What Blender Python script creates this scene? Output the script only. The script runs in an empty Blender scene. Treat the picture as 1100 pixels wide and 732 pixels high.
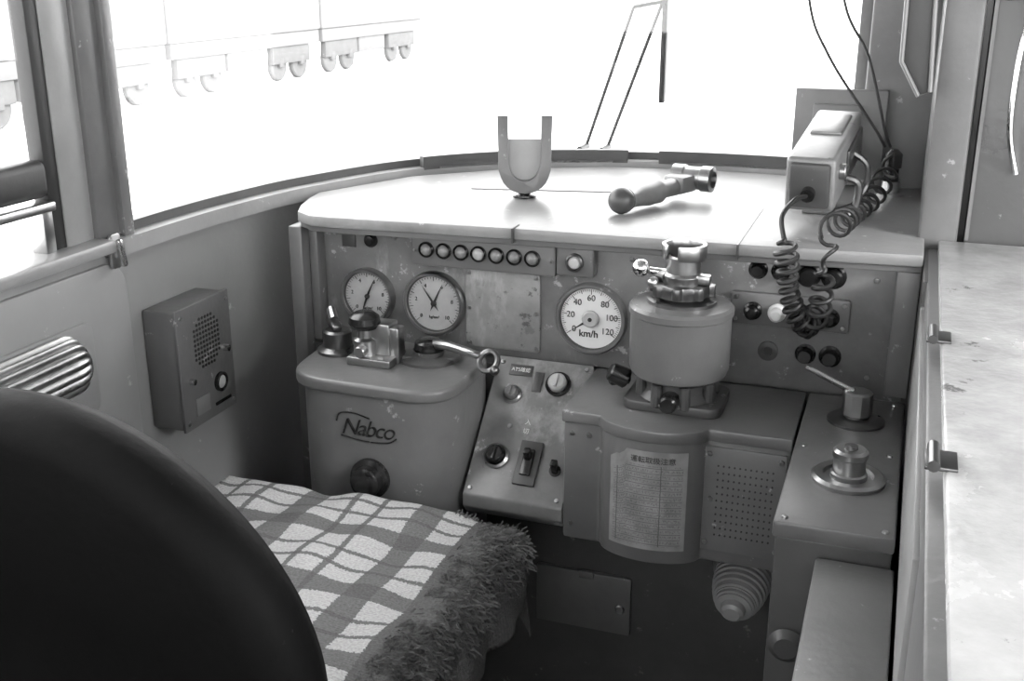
import bpy, bmesh, math, random
from mathutils import Vector, Matrix
random.seed(7)
SC=bpy.context.scene
try:
    SC.view_settings.view_transform='Standard'
except Exception: pass
RX=lambda a:Matrix.Rotation(math.radians(a),4,'X')
RY=lambda a:Matrix.Rotation(math.radians(a),4,'Y')
RZ=lambda a:Matrix.Rotation(math.radians(a),4,'Z')
TR=lambda x,y,z:Matrix.Translation((x,y,z))

# ---------------------------------------------------------------- materials
def newmat(name):
    m=bpy.data.materials.new(name);m.use_nodes=True
    nt=m.node_tree;b=nt.nodes['Principled BSDF'];return m,nt,b
def paint(name,g,rough=.45,var=.18,scale=5,chip=.0,chipcol=.6,metal=0,bump=.05,rvar=.12,chipscale=22,patch=0,patchcol=.4,spec=.5,dirt=0,dirtcol=.1):
    m,nt,b=newmat(name);N=nt.nodes.new;L=nt.links.new
    tc=N('ShaderNodeTexCoord')
    n=N('ShaderNodeTexNoise');n.inputs['Scale'].default_value=scale;n.inputs['Detail'].default_value=8;n.inputs['Roughness'].default_value=.65
    L(tc.outputs['Object'],n.inputs['Vector'])
    mr=N('ShaderNodeMapRange');mr.inputs['From Min'].default_value=.3;mr.inputs['From Max'].default_value=.7
    mr.inputs['To Min'].default_value=g*(1-var);mr.inputs['To Max'].default_value=g*(1+var)
    L(n.outputs['Fac'],mr.inputs['Value'])
    last=mr.outputs['Result']
    def over(last,sc,lo,hi,col,vec=None):
        n2=N('ShaderNodeTexNoise');n2.inputs['Scale'].default_value=sc;n2.inputs['Detail'].default_value=10;n2.inputs['Roughness'].default_value=.7
        L(vec or tc.outputs['Object'],n2.inputs['Vector'])
        r=N('ShaderNodeMapRange');r.inputs['From Min'].default_value=lo;r.inputs['From Max'].default_value=hi
        L(n2.outputs['Fac'],r.inputs['Value'])
        mx=N('ShaderNodeMix');mx.data_type='FLOAT';L(r.outputs['Result'],mx.inputs[0]);L(last,mx.inputs[2]);mx.inputs[3].default_value=col
        return mx.outputs[0]
    if dirt>0: last=over(last,2.7,.56-dirt*.1,.72,dirtcol)
    if chip>0: last=over(last,chipscale,.68-chip*.12,.72-chip*.12,chipcol)
    if patch>0:
        mp=N('ShaderNodeMapping');mp.inputs['Scale'].default_value=(1,1,.35);L(tc.outputs['Object'],mp.inputs[0])
        last=over(last,7,.62-patch*.1,.72-patch*.1,patchcol,mp.outputs[0])
    cc=N('ShaderNodeCombineColor')
    for i in range(3): L(last,cc.inputs[i])
    L(cc.outputs[0],b.inputs['Base Color'])
    mr2=N('ShaderNodeMapRange');mr2.inputs['To Min'].default_value=max(.05,rough-rvar);mr2.inputs['To Max'].default_value=min(1,rough+rvar)
    L(n.outputs['Fac'],mr2.inputs['Value']);L(mr2.outputs['Result'],b.inputs['Roughness'])
    b.inputs['Metallic'].default_value=metal
    b.inputs['Specular IOR Level'].default_value=spec
    if bump:
        n3=N('ShaderNodeTexNoise');n3.inputs['Scale'].default_value=60;n3.inputs['Detail'].default_value=4
        L(tc.outputs['Object'],n3.inputs['Vector'])
        bp=N('ShaderNodeBump');bp.inputs['Strength'].default_value=bump;bp.inputs['Distance'].default_value=.01
        L(n3.outputs['Fac'],bp.inputs['Height']);L(bp.outputs['Normal'],b.inputs['Normal'])
    return m
GREY=paint('grey_paint',.115,.34,.22,4,.4,.30,bump=.07)
MGREY=paint('mid_grey_paint',.16,.36,.2,4,.35,.34,bump=.07)
PANEL=paint('panel_paint',.145,.32,.28,9,.6,.36,patch=.4,patchcol=.28)
SWP=paint('switch_panel_paint',.17,.32,.3,10,.7,.40,patch=.5,patchcol=.30)
PLATE=paint('worn_plate_paint',.20,.30,.25,12,.75,.08,chipscale=35,patch=.45,patchcol=.33)
DESKTOP=paint('desk_paint',.21,.33,.18,3,.4,.42,dirt=.35,dirtcol=.14)
WALL=paint('wall_paint',.25,.42,.12,2.5,.18,.40)
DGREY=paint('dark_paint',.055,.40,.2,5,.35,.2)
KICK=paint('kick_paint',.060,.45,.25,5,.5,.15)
LGREY=paint('light_paint',.26,.33,.18,4,.3,.45)
DOORP=paint('door_paint',.10,.3,.15,2,.2,.25)
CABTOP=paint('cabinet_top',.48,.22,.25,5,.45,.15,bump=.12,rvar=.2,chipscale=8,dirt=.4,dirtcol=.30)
BLACK=paint('black_plastic',.010,.25,.2,8,0,bump=0)
RUB=paint('rubber',.015,.5,.2,8,0)
GASK=paint('gasket_rubber',.06,.5,.2,8,0)
SEATB=paint('black_vinyl',.004,.62,.3,6,.12,.03,bump=.1,spec=.09)
CHROME=paint('chrome',.66,.18,.1,8,0,metal=1,bump=0)
STEEL=paint('steel',.36,.32,.2,10,.2,.16,metal=1,bump=.03)
DSTEEL=paint('dark_steel',.14,.3,.2,10,.2,.25,metal=.9,bump=.03)
ALU=paint('aluminium',.20,.38,.2,9,.4,.10,metal=.3,bump=.03)
WHITE=paint('white_dial',.66,.4,.04,8,0,bump=0)
DIAL=paint('pale_dial',.33,.4,.15,14,0,bump=0)
INK=paint('ink',.02,.5,.1,8,0,bump=0)
HOLE=paint('drilled_hole',.022,.6,.2,8,0,bump=0)
LENS=paint('lamp_lens',.20,.10,.4,60,0,bump=0)
LENSL=paint('lamp_lens_pale',.40,.15,.2,20,0,bump=0)
CLOTH=paint('grey_cloth',.10,.9,.25,30,0,bump=.5)
WOOL=paint('wool_fringe',.115,.95,.5,70,0,bump=.3,spec=.1)
FLOORM=paint('floor_lino',.04,.6,.3,5,.3,.08)
GROUND=paint('ballast',.70,.9,.1,3,0,bump=0)
TRAINW=paint('wagon_paint',.172,.7,.03,1,0,bump=0,spec=.1)
TRAINM=paint('wagon_underframe',.145,.8,.06,2,0,bump=0,spec=.1)
TRAIND=paint('wagon_wheel',.115,.8,.15,2,0,bump=0,spec=.1)
def glass():
    m,nt,b=newmat('window_glass');N=nt.nodes.new;L=nt.links.new
    t=N('ShaderNodeBsdfTransparent');g=N('ShaderNodeBsdfGlossy');g.inputs['Roughness'].default_value=.02
    mx=N('ShaderNodeMixShader');mx.inputs[0].default_value=.04
    L(t.outputs[0],mx.inputs[1]);L(g.outputs[0],mx.inputs[2]);L(mx.outputs[0],nt.nodes['Material Output'].inputs['Surface'])
    return m
GLASS=glass()
def mathn(nt):
    N=nt.nodes.new;L=nt.links.new
    def M2(op,a,bb=None):
        x=N('ShaderNodeMath');x.operation=op
        for i,v in enumerate((a,bb)):
            if v is None: continue
            if isinstance(v,(int,float)): x.inputs[i].default_value=v
            else: L(v,x.inputs[i])
        return x.outputs[0]
    return M2
def plaid():
    m,nt,b=newmat('plaid_wool');N=nt.nodes.new;L=nt.links.new;M2=mathn(nt)
    uv=N('ShaderNodeUVMap');uv.uv_map='UVMap'
    sp=N('ShaderNodeSeparateXYZ');L(uv.outputs[0],sp.inputs[0])
    ns=N('ShaderNodeTexNoise');ns.inputs['Scale'].default_value=260;ns.inputs['Detail'].default_value=3;L(uv.outputs[0],ns.inputs['Vector'])
    nb=N('ShaderNodeTexNoise');nb.inputs['Scale'].default_value=3;nb.inputs['Detail'].default_value=0;L(uv.outputs[0],nb.inputs['Vector'])
    jit=M2('ADD',M2('MULTIPLY',M2('SUBTRACT',ns.outputs['Fac'],.5),.010),M2('MULTIPLY',M2('SUBTRACT',nb.outputs['Fac'],.5),.02))
    def band(c,P,off,cut,lines,wd):
        fr=M2('FRACT',M2('DIVIDE',M2('ADD',M2('ADD',c,off),jit),P))
        r=M2('LESS_THAN',fr,cut)
        for a in lines:
            inn=M2('MULTIPLY',M2('GREATER_THAN',fr,a),M2('LESS_THAN',fr,a+wd))
            r=M2('MULTIPLY',r,M2('SUBTRACT',1,inn))
        return r
    bx=band(sp.outputs[0],.225,.03,.80,(.24,.47),.045); by=band(sp.outputs[1],.165,.10,.76,(.20,.44),.05)
    w=M2('ADD',M2('MULTIPLY',M2('MULTIPLY',bx,by),.80),M2('MULTIPLY',M2('ADD',bx,by),.10))
    w=M2('MULTIPLY',w,M2('LESS_THAN',M2('ADD',sp.outputs[0],jit),.475))
    n2=N('ShaderNodeTexNoise');n2.inputs['Scale'].default_value=240;n2.inputs['Detail'].default_value=3;L(uv.outputs[0],n2.inputs['Vector'])
    # fine woven ribs
    wv=N('ShaderNodeMath');wv.operation='SINE';L(M2('MULTIPLY',sp.outputs[1],1400),wv.inputs[0])
    sc=M2('ADD',M2('ADD',.55,M2('MULTIPLY',n2.outputs['Fac'],.9)),M2('MULTIPLY',wv.outputs[0],.06))
    val=M2('MULTIPLY',M2('ADD',.125,M2('MULTIPLY',w,.345)),sc)
    cc=N('ShaderNodeCombineColor')
    for i in range(3): L(val,cc.inputs[i])
    L(cc.outputs[0],b.inputs['Base Color']);b.inputs['Roughness'].default_value=.95
    b.inputs['Specular IOR Level'].default_value=.1
    bp=N('ShaderNodeBump');bp.inputs['Strength'].default_value=.8;bp.inputs['Distance'].default_value=.005
    L(n2.outputs['Fac'],bp.inputs['Height']);L(bp.outputs[0],b.inputs['Normal'])
    return m
PLAID=plaid()
def paperm():
    m,nt,b=newmat('notice_paper');N=nt.nodes.new;L=nt.links.new;M2=mathn(nt)
    uv=N('ShaderNodeUVMap');uv.uv_map='UVMap'
    sp=N('ShaderNodeSeparateXYZ');L(uv.outputs[0],sp.inputs[0])
    u,v=sp.outputs[0],sp.outputs[1]
    rows=M2('LESS_THAN',M2('FRACT',M2('MULTIPLY',v,18)),.10)
    cols=M2('LESS_THAN',M2('ABSOLUTE',M2('SUBTRACT',u,.68)),.006)
    cols=M2('MAXIMUM',cols,M2('LESS_THAN',M2('ABSOLUTE',M2('SUBTRACT',u,.10)),.006))
    mp=N('ShaderNodeMapping');mp.inputs['Scale'].default_value=(60,36,1);L(uv.outputs[0],mp.inputs[0])
    wn=N('ShaderNodeTexNoise');wn.inputs['Scale'].default_value=1;wn.inputs['Detail'].default_value=3;L(mp.outputs[0],wn.inputs['Vector'])
    fr=M2('FRACT',M2('MULTIPLY',v,18))
    txt=M2('MULTIPLY',M2('GREATER_THAN',wn.outputs['Fac'],.53),M2('MULTIPLY',M2('GREATER_THAN',fr,.3),M2('LESS_THAN',fr,.8)))
    inb=M2('MULTIPLY',M2('MULTIPLY',M2('GREATER_THAN',u,.05),M2('LESS_THAN',u,.95)),M2('MULTIPLY',M2('GREATER_THAN',v,.04),M2('LESS_THAN',v,.86)))
    ink=M2('MULTIPLY',M2('MAXIMUM',M2('MAXIMUM',rows,cols),M2('MULTIPLY',txt,.6)),inb)
    st=N('ShaderNodeTexNoise');st.inputs['Scale'].default_value=3.5;st.inputs['Detail'].default_value=8;L(uv.outputs[0],st.inputs['Vector'])
    val=M2('MULTIPLY',M2('SUBTRACT',.225,M2('MULTIPLY',ink,.14)),M2('ADD',.25,M2('MULTIPLY',st.outputs['Fac'],1.4)))
    cc=N('ShaderNodeCombineColor')
    for i in range(3): L(val,cc.inputs[i])
    L(cc.outputs[0],b.inputs['Base Color']);b.inputs['Roughness'].default_value=.6
    return m
PAPER=paperm()

# ---------------------------------------------------------------- mesh builder
class M:
    def __init__(s,m=None): s.v=[];s.f=[];s.fm=[];s.m=m or Matrix();s.mi=0;s.uv=None
    def add(s,vs,fs,loc=None):
        n=len(s.v);mm=s.m@loc if loc is not None else s.m
        for v in vs: s.v.append(mm@Vector(v))
        for f in fs: s.f.append([n+i for i in f]);s.fm.append(s.mi)
        return s
    def _bm(s,bm,loc=None):
        bm.verts.index_update()
        vs=[v.co.copy() for v in bm.verts];fs=[[v.index for v in f.verts] for f in bm.faces];bm.free()
        return s.add(vs,fs,loc)
    def box(s,c,size,bev=0,seg=2,rot=None):
        bm=bmesh.new();bmesh.ops.create_cube(bm,size=1)
        for v in bm.verts: v.co=Vector((v.co.x*size[0],v.co.y*size[1],v.co.z*size[2]))
        if bev: bmesh.ops.bevel(bm,geom=bm.edges[:],offset=bev,segments=seg,affect='EDGES',profile=.5)
        return s._bm(bm,TR(*c)@(rot if rot is not None else Matrix()))
    def b2(s,x0,x1,y0,y1,z0,z1,bev=0,seg=2):
        return s.box(((x0+x1)/2,(y0+y1)/2,(z0+z1)/2),(abs(x1-x0),abs(y1-y0),abs(z1-z0)),bev,seg)
    def lathe(s,prof,c=(0,0,0),seg=32,rot=None):
        vs=[];rings=[]
        for r,z in prof:
            if r<1e-6: rings.append([len(vs)]);vs.append((0,0,z))
            else:
                k=len(vs);rings.append(list(range(k,k+seg)))
                for i in range(seg):
                    a=2*math.pi*i/seg;vs.append((r*math.cos(a),r*math.sin(a),z))
        fs=[]
        for A,B in zip(rings,rings[1:]):
            if len(A)==1 and len(B)==1: continue
            for i in range(seg):
                j=(i+1)%seg
                if len(A)==1: fs.append((A[0],B[i],B[j]))
                elif len(B)==1: fs.append((A[i],A[j],B[0]))
                else: fs.append((A[i],A[j],B[j],B[i]))
        return s.add(vs,fs,TR(*c)@(rot if rot is not None else Matrix()))
    def cyl(s,p0,p1,r0,r1=None,seg=24,bev=0.0):
        p0=Vector(p0);p1=Vector(p1);r1=r0 if r1 is None else r1;d=p1-p0;h=d.length
        q=d.to_track_quat('Z','Y').to_matrix().to_4x4()
        if bev: pr=[(0,0),(r0-bev,0),(r0,bev),(r1,h-bev),(r1-bev,h),(0,h)]
        else: pr=[(0,0),(r0,0),(r1,h),(0,h)]
        return s.lathe(pr,tuple(p0),seg,q)
    def turn(s,p0,p1,prof,seg=24):
        p0=Vector(p0);p1=Vector(p1);d=p1-p0
        q=d.to_track_quat('Z','Y').to_matrix().to_4x4()
        return s.lathe(prof,tuple(p0),seg,q)
    def ball(s,c,r,sc=(1,1,1),seg=20,rings=12,rot=None):
        pr=[(r*math.sin(math.pi*i/rings),-r*math.cos(math.pi*i/rings)) for i in range(rings+1)]
        pr[0]=(0,-r);pr[-1]=(0,r)
        return s.lathe(pr,c,seg,(rot if rot is not None else Matrix())@Matrix.Diagonal((sc[0],sc[1],sc[2],1)))
    def tube(s,pts,r,seg=8,closed=False):
        P=[Vector(p) for p in pts];n=len(P);vs=[];fs=[]
        rr=r if isinstance(r,(list,tuple)) else [r]*n
        up=None
        for i in range(n):
            if closed: t=(P[(i+1)%n]-P[i-1])
            else: t=P[min(i+1,n-1)]-P[max(i-1,0)]
            t.normalize()
            if up is None:
                up=Vector((0,0,1)) if abs(t.z)<.9 else Vector((1,0,0))
            up=(up-t*up.dot(t))
            if up.length<1e-5: up=Vector((1,0,0)).cross(t)
            up.normalize();sd=t.cross(up)
            for k in range(seg):
                a=2*math.pi*k/seg;vs.append(P[i]+(up*math.cos(a)+sd*math.sin(a))*rr[i])
        m=n if closed else n-1
        for i in range(m):
            j=(i+1)%n
            for k in range(seg):
                l=(k+1)%seg;fs.append((i*seg+k,i*seg+l,j*seg+l,j*seg+k))
        if not closed: fs.append(tuple(range(seg)));fs.append(tuple(range((n-1)*seg,n*seg)))
        return s.add(vs,fs)
    def prism(s,poly,z0,z1,bev=0,seg=2,loc=None):
        bm=bmesh.new()
        a=[bm.verts.new((x,y,z0)) for x,y in poly];b=[bm.verts.new((x,y,z1)) for x,y in poly]
        bm.faces.new(a);bm.faces.new(b);n=len(poly)
        for i in range(n): bm.faces.new((a[i],a[(i+1)%n],b[(i+1)%n],b[i]))
        bmesh.ops.recalc_face_normals(bm,faces=bm.faces[:])
        if bev:
            es=[e for e in bm.edges if e.calc_face_angle(0)>.6]
            bmesh.ops.bevel(bm,geom=es,offset=bev,segments=seg,affect='EDGES',profile=.5)
        return s._bm(bm,loc)
    def grid(s,fn,nu,nv,uvfn=None):
        vs=[];fs=[]
        for j in range(nv+1):
            for i in range(nu+1): vs.append(fn(i/nu,j/nv))
        for j in range(nv):
            for i in range(nu):
                a=j*(nu+1)+i;fs.append((a,a+1,a+nu+2,a+nu+1))
        if uvfn:
            if s.uv is None: s.uv={}
            n=len(s.v)
            for j in range(nv+1):
                for i in range(nu+1): s.uv[n+j*(nu+1)+i]=uvfn(i/nu,j/nv)
        return s.add(vs,fs)
    def text(s,body,size,loc,depth=.0006,align='CENTER',fn=None,shear=0,space=1,off=0):
        cu=bpy.data.curves.new('t','FONT');cu.body=body;cu.size=size;cu.extrude=depth;cu.align_x=align;cu.align_y='CENTER';cu.shear=shear;cu.space_character=space;cu.offset=off
        o=bpy.data.objects.new('t',cu);bpy.context.collection.objects.link(o)
        dg=bpy.context.evaluated_depsgraph_get()
        me=bpy.data.meshes.new_from_object(o.evaluated_get(dg))
        vs=[v.co.copy() for v in me.vertices];fs=[list(p.vertices) for p in me.polygons]
        bpy.data.objects.remove(o);bpy.data.curves.remove(cu);bpy.data.meshes.remove(me)
        if fn:
            vs=[fn(loc@v) for v in vs];loc=None
        return s.add(vs,fs,loc)
def rrect(w,h,r,n=5,cx=0,cy=0):
    out=[]
    for sx,sy,a0 in((1,1,0),(-1,1,90),(-1,-1,180),(1,-1,270)):
        for i in range(n+1):
            a=math.radians(a0+90*i/n);out.append((cx+sx*(w/2-r)+r*math.cos(a),cy+sy*(h/2-r)+r*math.sin(a)))
    return out
def crom(pts,n=8):
    P=[Vector(p) for p in pts];out=[]
    for i in range(len(P)-1):
        p0=P[max(i-1,0)];p1=P[i];p2=P[i+1];p3=P[min(i+2,len(P)-1)]
        for k in range(n):
            t=k/n;out.append(.5*((2*p1)+(p2-p0)*t+(2*p0-5*p1+4*p2-p3)*t*t+(3*p1-p0-3*p2+p3)*t**3))
    out.append(P[-1]);return out

def setp(o,label=None,cat=None,kind=None,group=None):
    if label: o['label']=label
    if cat: o['category']=cat
    if kind: o['kind']=kind
    if group: o['group']=group
def wloc(p): 
    return Vector(p['_o']) if p is not None and '_o' in p else Vector((0,0,0))
def T(name,loc,label,cat,**k):
    o=bpy.data.objects.new(name,None);o.empty_display_size=.05;o.location=loc
    bpy.context.collection.objects.link(o);o['_o']=tuple(loc);setp(o,label,cat,**k);return o
def O(m,name,mats,parent=None,loc=None,label=None,cat=None,kind=None,group=None,smooth=35,flat=False):
    if not isinstance(mats,(list,tuple)): mats=[mats]
    org=wloc(parent) if parent is not None else Vector(loc or (0,0,0))
    me=bpy.data.meshes.new(name)
    me.from_pydata([tuple(v-org) for v in m.v],[],m.f)
    for x in mats: me.materials.append(x)
    me.polygons.foreach_set('material_index',m.fm)
    bm=bmesh.new();bm.from_mesh(me);bmesh.ops.recalc_face_normals(bm,faces=bm.faces[:]);bm.to_mesh(me);bm.free()
    if m.uv:
        ul=me.uv_layers.new(name='UVMap')
        for lp in me.loops: ul.data[lp.index].uv=m.uv.get(lp.vertex_index,(0,0))
    if not flat:
        me.polygons.foreach_set('use_smooth',[True]*len(me.polygons))
        try: me.set_sharp_from_angle(angle=math.radians(smooth))
        except Exception: pass
    o=bpy.data.objects.new(name,me);bpy.context.collection.objects.link(o)
    if parent is not None: o.parent=parent;o['_o']=tuple(org)
    else: o.location=org;o['_o']=tuple(org)
    setp(o,label,cat,kind,group);return o

FR=lambda x,y,z:TR(x,y,z)@RX(90)      # local x=+X, y=+Z, z=-Y (towards cab)
WL=lambda x,y,z:TR(x,y,z)@Matrix(((0,0,1,0),(1,0,0,0),(0,1,0,0),(0,0,0,1)))  # local x=+Y,y=+Z,z=+X
def screw(mtx,parent,r=.0045):
    m=M(mtx);m.lathe([(r,0),(r*.85,.0025),(0,.003)],seg=12);O(m,'screw',STEEL,parent)

# ================================================================ structure
ST='structure'
W=crom([(-1.27,1.5,0),(-1.265,1.7,0),(-1.245,1.88,0),(-1.205,2.06,0),(-1.095,2.32,0),(-.92,2.50,0),(-.71,2.60,0),(-.49,2.64,0),(-.29,2.645,0),(.05,2.62,0),(.5,2.57,0),(1.1,2.45,0),(1.32,2.38,0)],6)
def wallsheet(m,pts,z0,z1,th=.04,inner=0):
    n=len(pts);nor=[]
    for i in range(n):
        t=(pts[min(i+1,n-1)]-pts[max(i-1,0)]).normalized();nor.append(Vector((-t.y,t.x,0)))
    vs=[];fs=[]
    for i,p in enumerate(pts):
        a=p+nor[i]*inner;b=p+nor[i]*th
        vs+= [(a.x,a.y,z0),(a.x,a.y,z1),(b.x,b.y,z1),(b.x,b.y,z0)]
    for i in range(n-1):
        k=i*4
        for a,b in((0,1),(1,2),(2,3),(3,0)): fs.append((k+a,k+b,k+4+b,k+4+a))
    fs.append((0,1,2,3));k=(n-1)*4;fs.append((k,k+1,k+2,k+3))
    m.add(vs,fs)
m=M();m.b2(-1.4,1.4,-1.3,2.75,-.05,0);O(m,'floor',FLOORM,kind=ST)
m=M();m.b2(-1.4,1.4,-1.3,2.75,2.12,2.17);O(m,'ceiling',LGREY,kind=ST)
m=M();wallsheet(m,W,0,1.10);wallsheet(m,W,1.95,2.12);O(m,'wall_front',WALL,kind=ST)
m=M();m.b2(-1.31,-1.27,-1.2,1.5,0,1.10);m.b2(-1.31,-1.27,-1.2,1.5,1.9,2.12);m.b2(-1.31,-1.27,-1.2,.30,1.1,1.9)
O(m,'wall_left',WALL,kind=ST)
m=M();m.b2(1.3,1.34,-1.2,2.4,0,1.0);m.b2(1.3,1.34,-1.2,2.4,2.0,2.12);m.b2(1.3,1.34,-1.2,-.7,1.0,2.0);m.b2(1.3,1.34,1.7,2.4,1.0,2.0);O(m,'wall_right',WALL,kind=ST)
m=M();m.b2(-1.3,1.3,-1.24,-1.2,0,1.2);m.b2(-1.3,1.3,-1.24,-1.2,2.0,2.12)
for a in(-1.3,1.2): m.b2(a,a+.1,-1.24,-1.2,1.2,2.0)
O(m,'wall_rear',WALL,kind=ST)
m=M();m.b2(-1.315,-1.262,1.488,1.572,1.08,2.1,.006);m.b2(-1.275,-1.250,1.540,1.566,1.1,2.1,.003)
O(m,'trim_1',GREY,kind=ST)
m=M();m.b2(-1.30,-1.272,1.425,1.49,1.10,2.1,.002);O(m,'trim_2',LGREY,kind=ST)
m=M();m.b2(-1.32,-1.235,-1.2,1.50,1.095,1.118,.006);m.b2(-1.31,-1.262,-1.2,1.5,1.055,1.098,.004)
O(m,'trim_3',LGREY,kind=ST)
m=M();wallsheet(m,W[:],1.085,1.113,.05,-.030);O(m,'trim_4',LGREY,kind=ST)
win=T('window_1',(-.5,2.6,1.1),None,None,kind=ST)
m=M();wallsheet(m,W,1.10,1.130,.03,-.002);O(m,'gasket',GASK,win)
m=M();wallsheet(m,W,1.12,1.96,.014,.009);O(m,'glass_pane',GLASS,win)
for a,b in((25,38),(40,50)):
    m=M();wallsheet(m,W[a:b+1],1.108,1.138,-.012,-.030);O(m,'rubber_strip',GASK,win)
w2=T('window_2',(-1.29,1.0,1.1),None,None,kind=ST)
m=M();m.b2(-1.305,-1.275,1.398,1.428,1.11,1.9,.003);m.b2(-1.305,-1.275,.30,.33,1.11,1.9,.003);O(m,'sash_channel',RUB,w2)
m=M();m.b2(-1.305,-1.268,.33,1.40,1.205,1.265,.014,3);O(m,'sash_rail',RUB,w2)
m=M();m.b2(-1.300,-1.262,.33,1.40,1.184,1.200,.004);m.b2(-1.30,-1.27,1.375,1.398,1.11,1.2,.003);O(m,'sash_frame',STEEL,w2)
m=M();m.b2(-1.292,-1.288,.33,1.40,1.26,1.9);O(m,'glass_pane',GLASS,w2)
m=M();m.prism(rrect(1.6,.95,.05,6,.735,.60),0,.014,.004,2,WL(-1.268,0,0)) 
O(m,'trim_5',WALL,kind=ST)
m=M();m.b2(-.105,.04,2.52,2.60,1.09,2.1,.008);m.b2(-.13,-.10,2.56,2.60,1.1,2.1,.004);O(m,'trim_6',MGREY,kind=ST)
m=M();m.b2(.028,.092,2.04,2.10,1.05,2.1,.008);m.b2(.03,.05,2.1,2.55,1.0,2.1);O(m,'trim_7',MGREY,kind=ST)
m=M();m.b2(.088,.104,2.05,2.09,1.05,2.1,.003);O(m,'trim_8',BLACK,kind=ST)
d1=T('door_1',(.4,2.07,1.1),None,None,kind=ST)
m=M();m.b2(.104,1.3,2.05,2.09,0,2.1,.003);O(m,'door_leaf',DOORP,d1)
m=M();m.tube(crom([(.165,2.045,1.52),(.150,2.03,1.42),(.150,2.03,1.30),(.170,2.045,1.22)],8),.005);O(m,'pull_handle',CHROME,d1)
m=M();m.cyl((.125,2.05,1.52),(.125,2.0,1.52),.022,.018,20,.004);O(m,'door_lock',BLACK,d1)
m=M();m.b2(.104,.110,2.046,2.05,1.1,2.1);O(m,'door_edge',MGREY,d1)

# exterior
GZ=-.18
m=M();m.b2(-80,80,-40,120,-1.25+GZ,-1.2+GZ);O(m,'ground',GROUND,loc=(0,30,-1.2+GZ),label='pale overexposed railway yard ground outside the cab',cat='ground',kind='stuff')
for k,y0 in enumerate((7.9,15.0,22.1,29.2)):
    tr=T('freight_wagon',(-17.2,y0+3.4,-1.2+GZ),'pale parked freight wagon on the neighbouring track','wagon',group='parked freight wagons')
    Z=TR(0,0,GZ)
    m=M(Z);m.b2(-18.4,-16.1,y0,y0+7.0,.05,2.2,.08,3);O(m,'wagon_body',TRAINW,tr)
    m=M(Z);m.b2(-16.5,-16.15,y0+.05,y0+6.95,-.30,.05,.02);O(m,'underframe',TRAINM,tr)
    m=M(Z);m.b2(-16.6,-16.2,y0+2.4,y0+4.2,-.75,-.25,.05);O(m,'underfloor_box',TRAINM,tr)
    for yb in(y0+1.3,y0+5.5):
        m=M(Z);m.b2(-16.4,-16.2,yb-1.0,yb+1.0,-.76,-.28,.05)
        for q in(-.55,.55):
            m.cyl((-16.45,yb+q,-.80),(-16.3,yb+q,-.80),.40,.40,28,.03)
            m.box((-16.25,yb+q,-.72),(.12,.22,.25),.03)
        O(m,'bogie',TRAIND,tr)

# wiper
wp=T('windscreen_wiper',(-.72,2.70,1.12),'thin black parallel-arm wiper outside the windscreen','wiper')
for a,b in(((-.655,2.70,1.46),(-.765,2.70,1.125)),((-.585,2.70,1.475),(-.71,2.70,1.125))):
    m=M();m.tube([a,b],.0045);m.cyl((b[0],2.64,b[2]),(b[0],2.71,b[2]),.008,seg=14);O(m,'wiper_arm',RUB,wp)
m=M();m.tube([(-.655,2.70,1.46),(-.575,2.70,1.475)],.005);O(m,'wiper_link',RUB,wp)
m=M();m.b2(-.584,-.570,2.685,2.71,1.24,1.62,.003);O(m,'wiper_blade',RUB,wp)

# ================================================================ console
cd=T('control_desk',(-.5,2.0,0),'grey painted metal driving desk with round gauges','control desk')
out=[(-1.155,2.00),(-1.135,1.93),(-1.11,1.875),(-1.07,1.848),(-1.02,1.845),(-.66,1.872),(-.258,1.885),(.039,1.91),(.039,2.52),(-.12,2.56),(-.29,2.60),(-.49,2.60),(-.69,2.565),(-.88,2.47),(-1.06,2.30),(-1.165,2.06)]
m=M();m.prism(out,1.079,1.10,.003,2);O(m,'desk_top',DESKTOP,cd)
out2=[(x*.998,y+.006) if y<2 else (x,y-.01) for x,y in out]
m=M();m.prism(out2,1.068,1.079,.001,1);O(m,'desk_underside',GREY,cd)
for f_ in (lambda q:q.b2(-.665,-.662,1.862,1.90,1.074,1.1015),lambda q:q.b2(-.262,-.259,1.875,2.2,1.074,1.1015),lambda q:q.box((-.70,2.24,1.1005),(.36,.008,.002),0,rot=RZ(12))):
    m=M();f_(m);O(m,'joint_line',DGREY,cd)
m=M();m.b2(-1.105,.03,1.93,1.95,.83,1.070,.003);O(m,'instrument_panel',PANEL,cd)
for bb in((-1.135,-1.105,1.875,2.0,.3,1.069),(-1.105,-1.085,1.90,1.935,.83,1.069),(.0,.039,1.91,1.955,.845,1.069)):
    m=M();m.b2(*bb,.004);O(m,'side_cheek',GREY,cd)
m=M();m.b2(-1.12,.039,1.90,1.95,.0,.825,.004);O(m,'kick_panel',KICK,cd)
m=M();m.b2(-.62,-.425,1.888,1.90,.285,.412,.003);ht=O(m,'access_hatch',GREY,cd)
m=M();m.cyl((-.445,1.888,.345),(-.445,1.880,.345),.009,.009,16,.002);O(m,'hatch_latch',STEEL,ht)
m=M();m.b2(-.53,-.50,1.881,1.889,.402,.418,.002);O(m,'hatch_catch',GREY,ht)
YP=1.93
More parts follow.
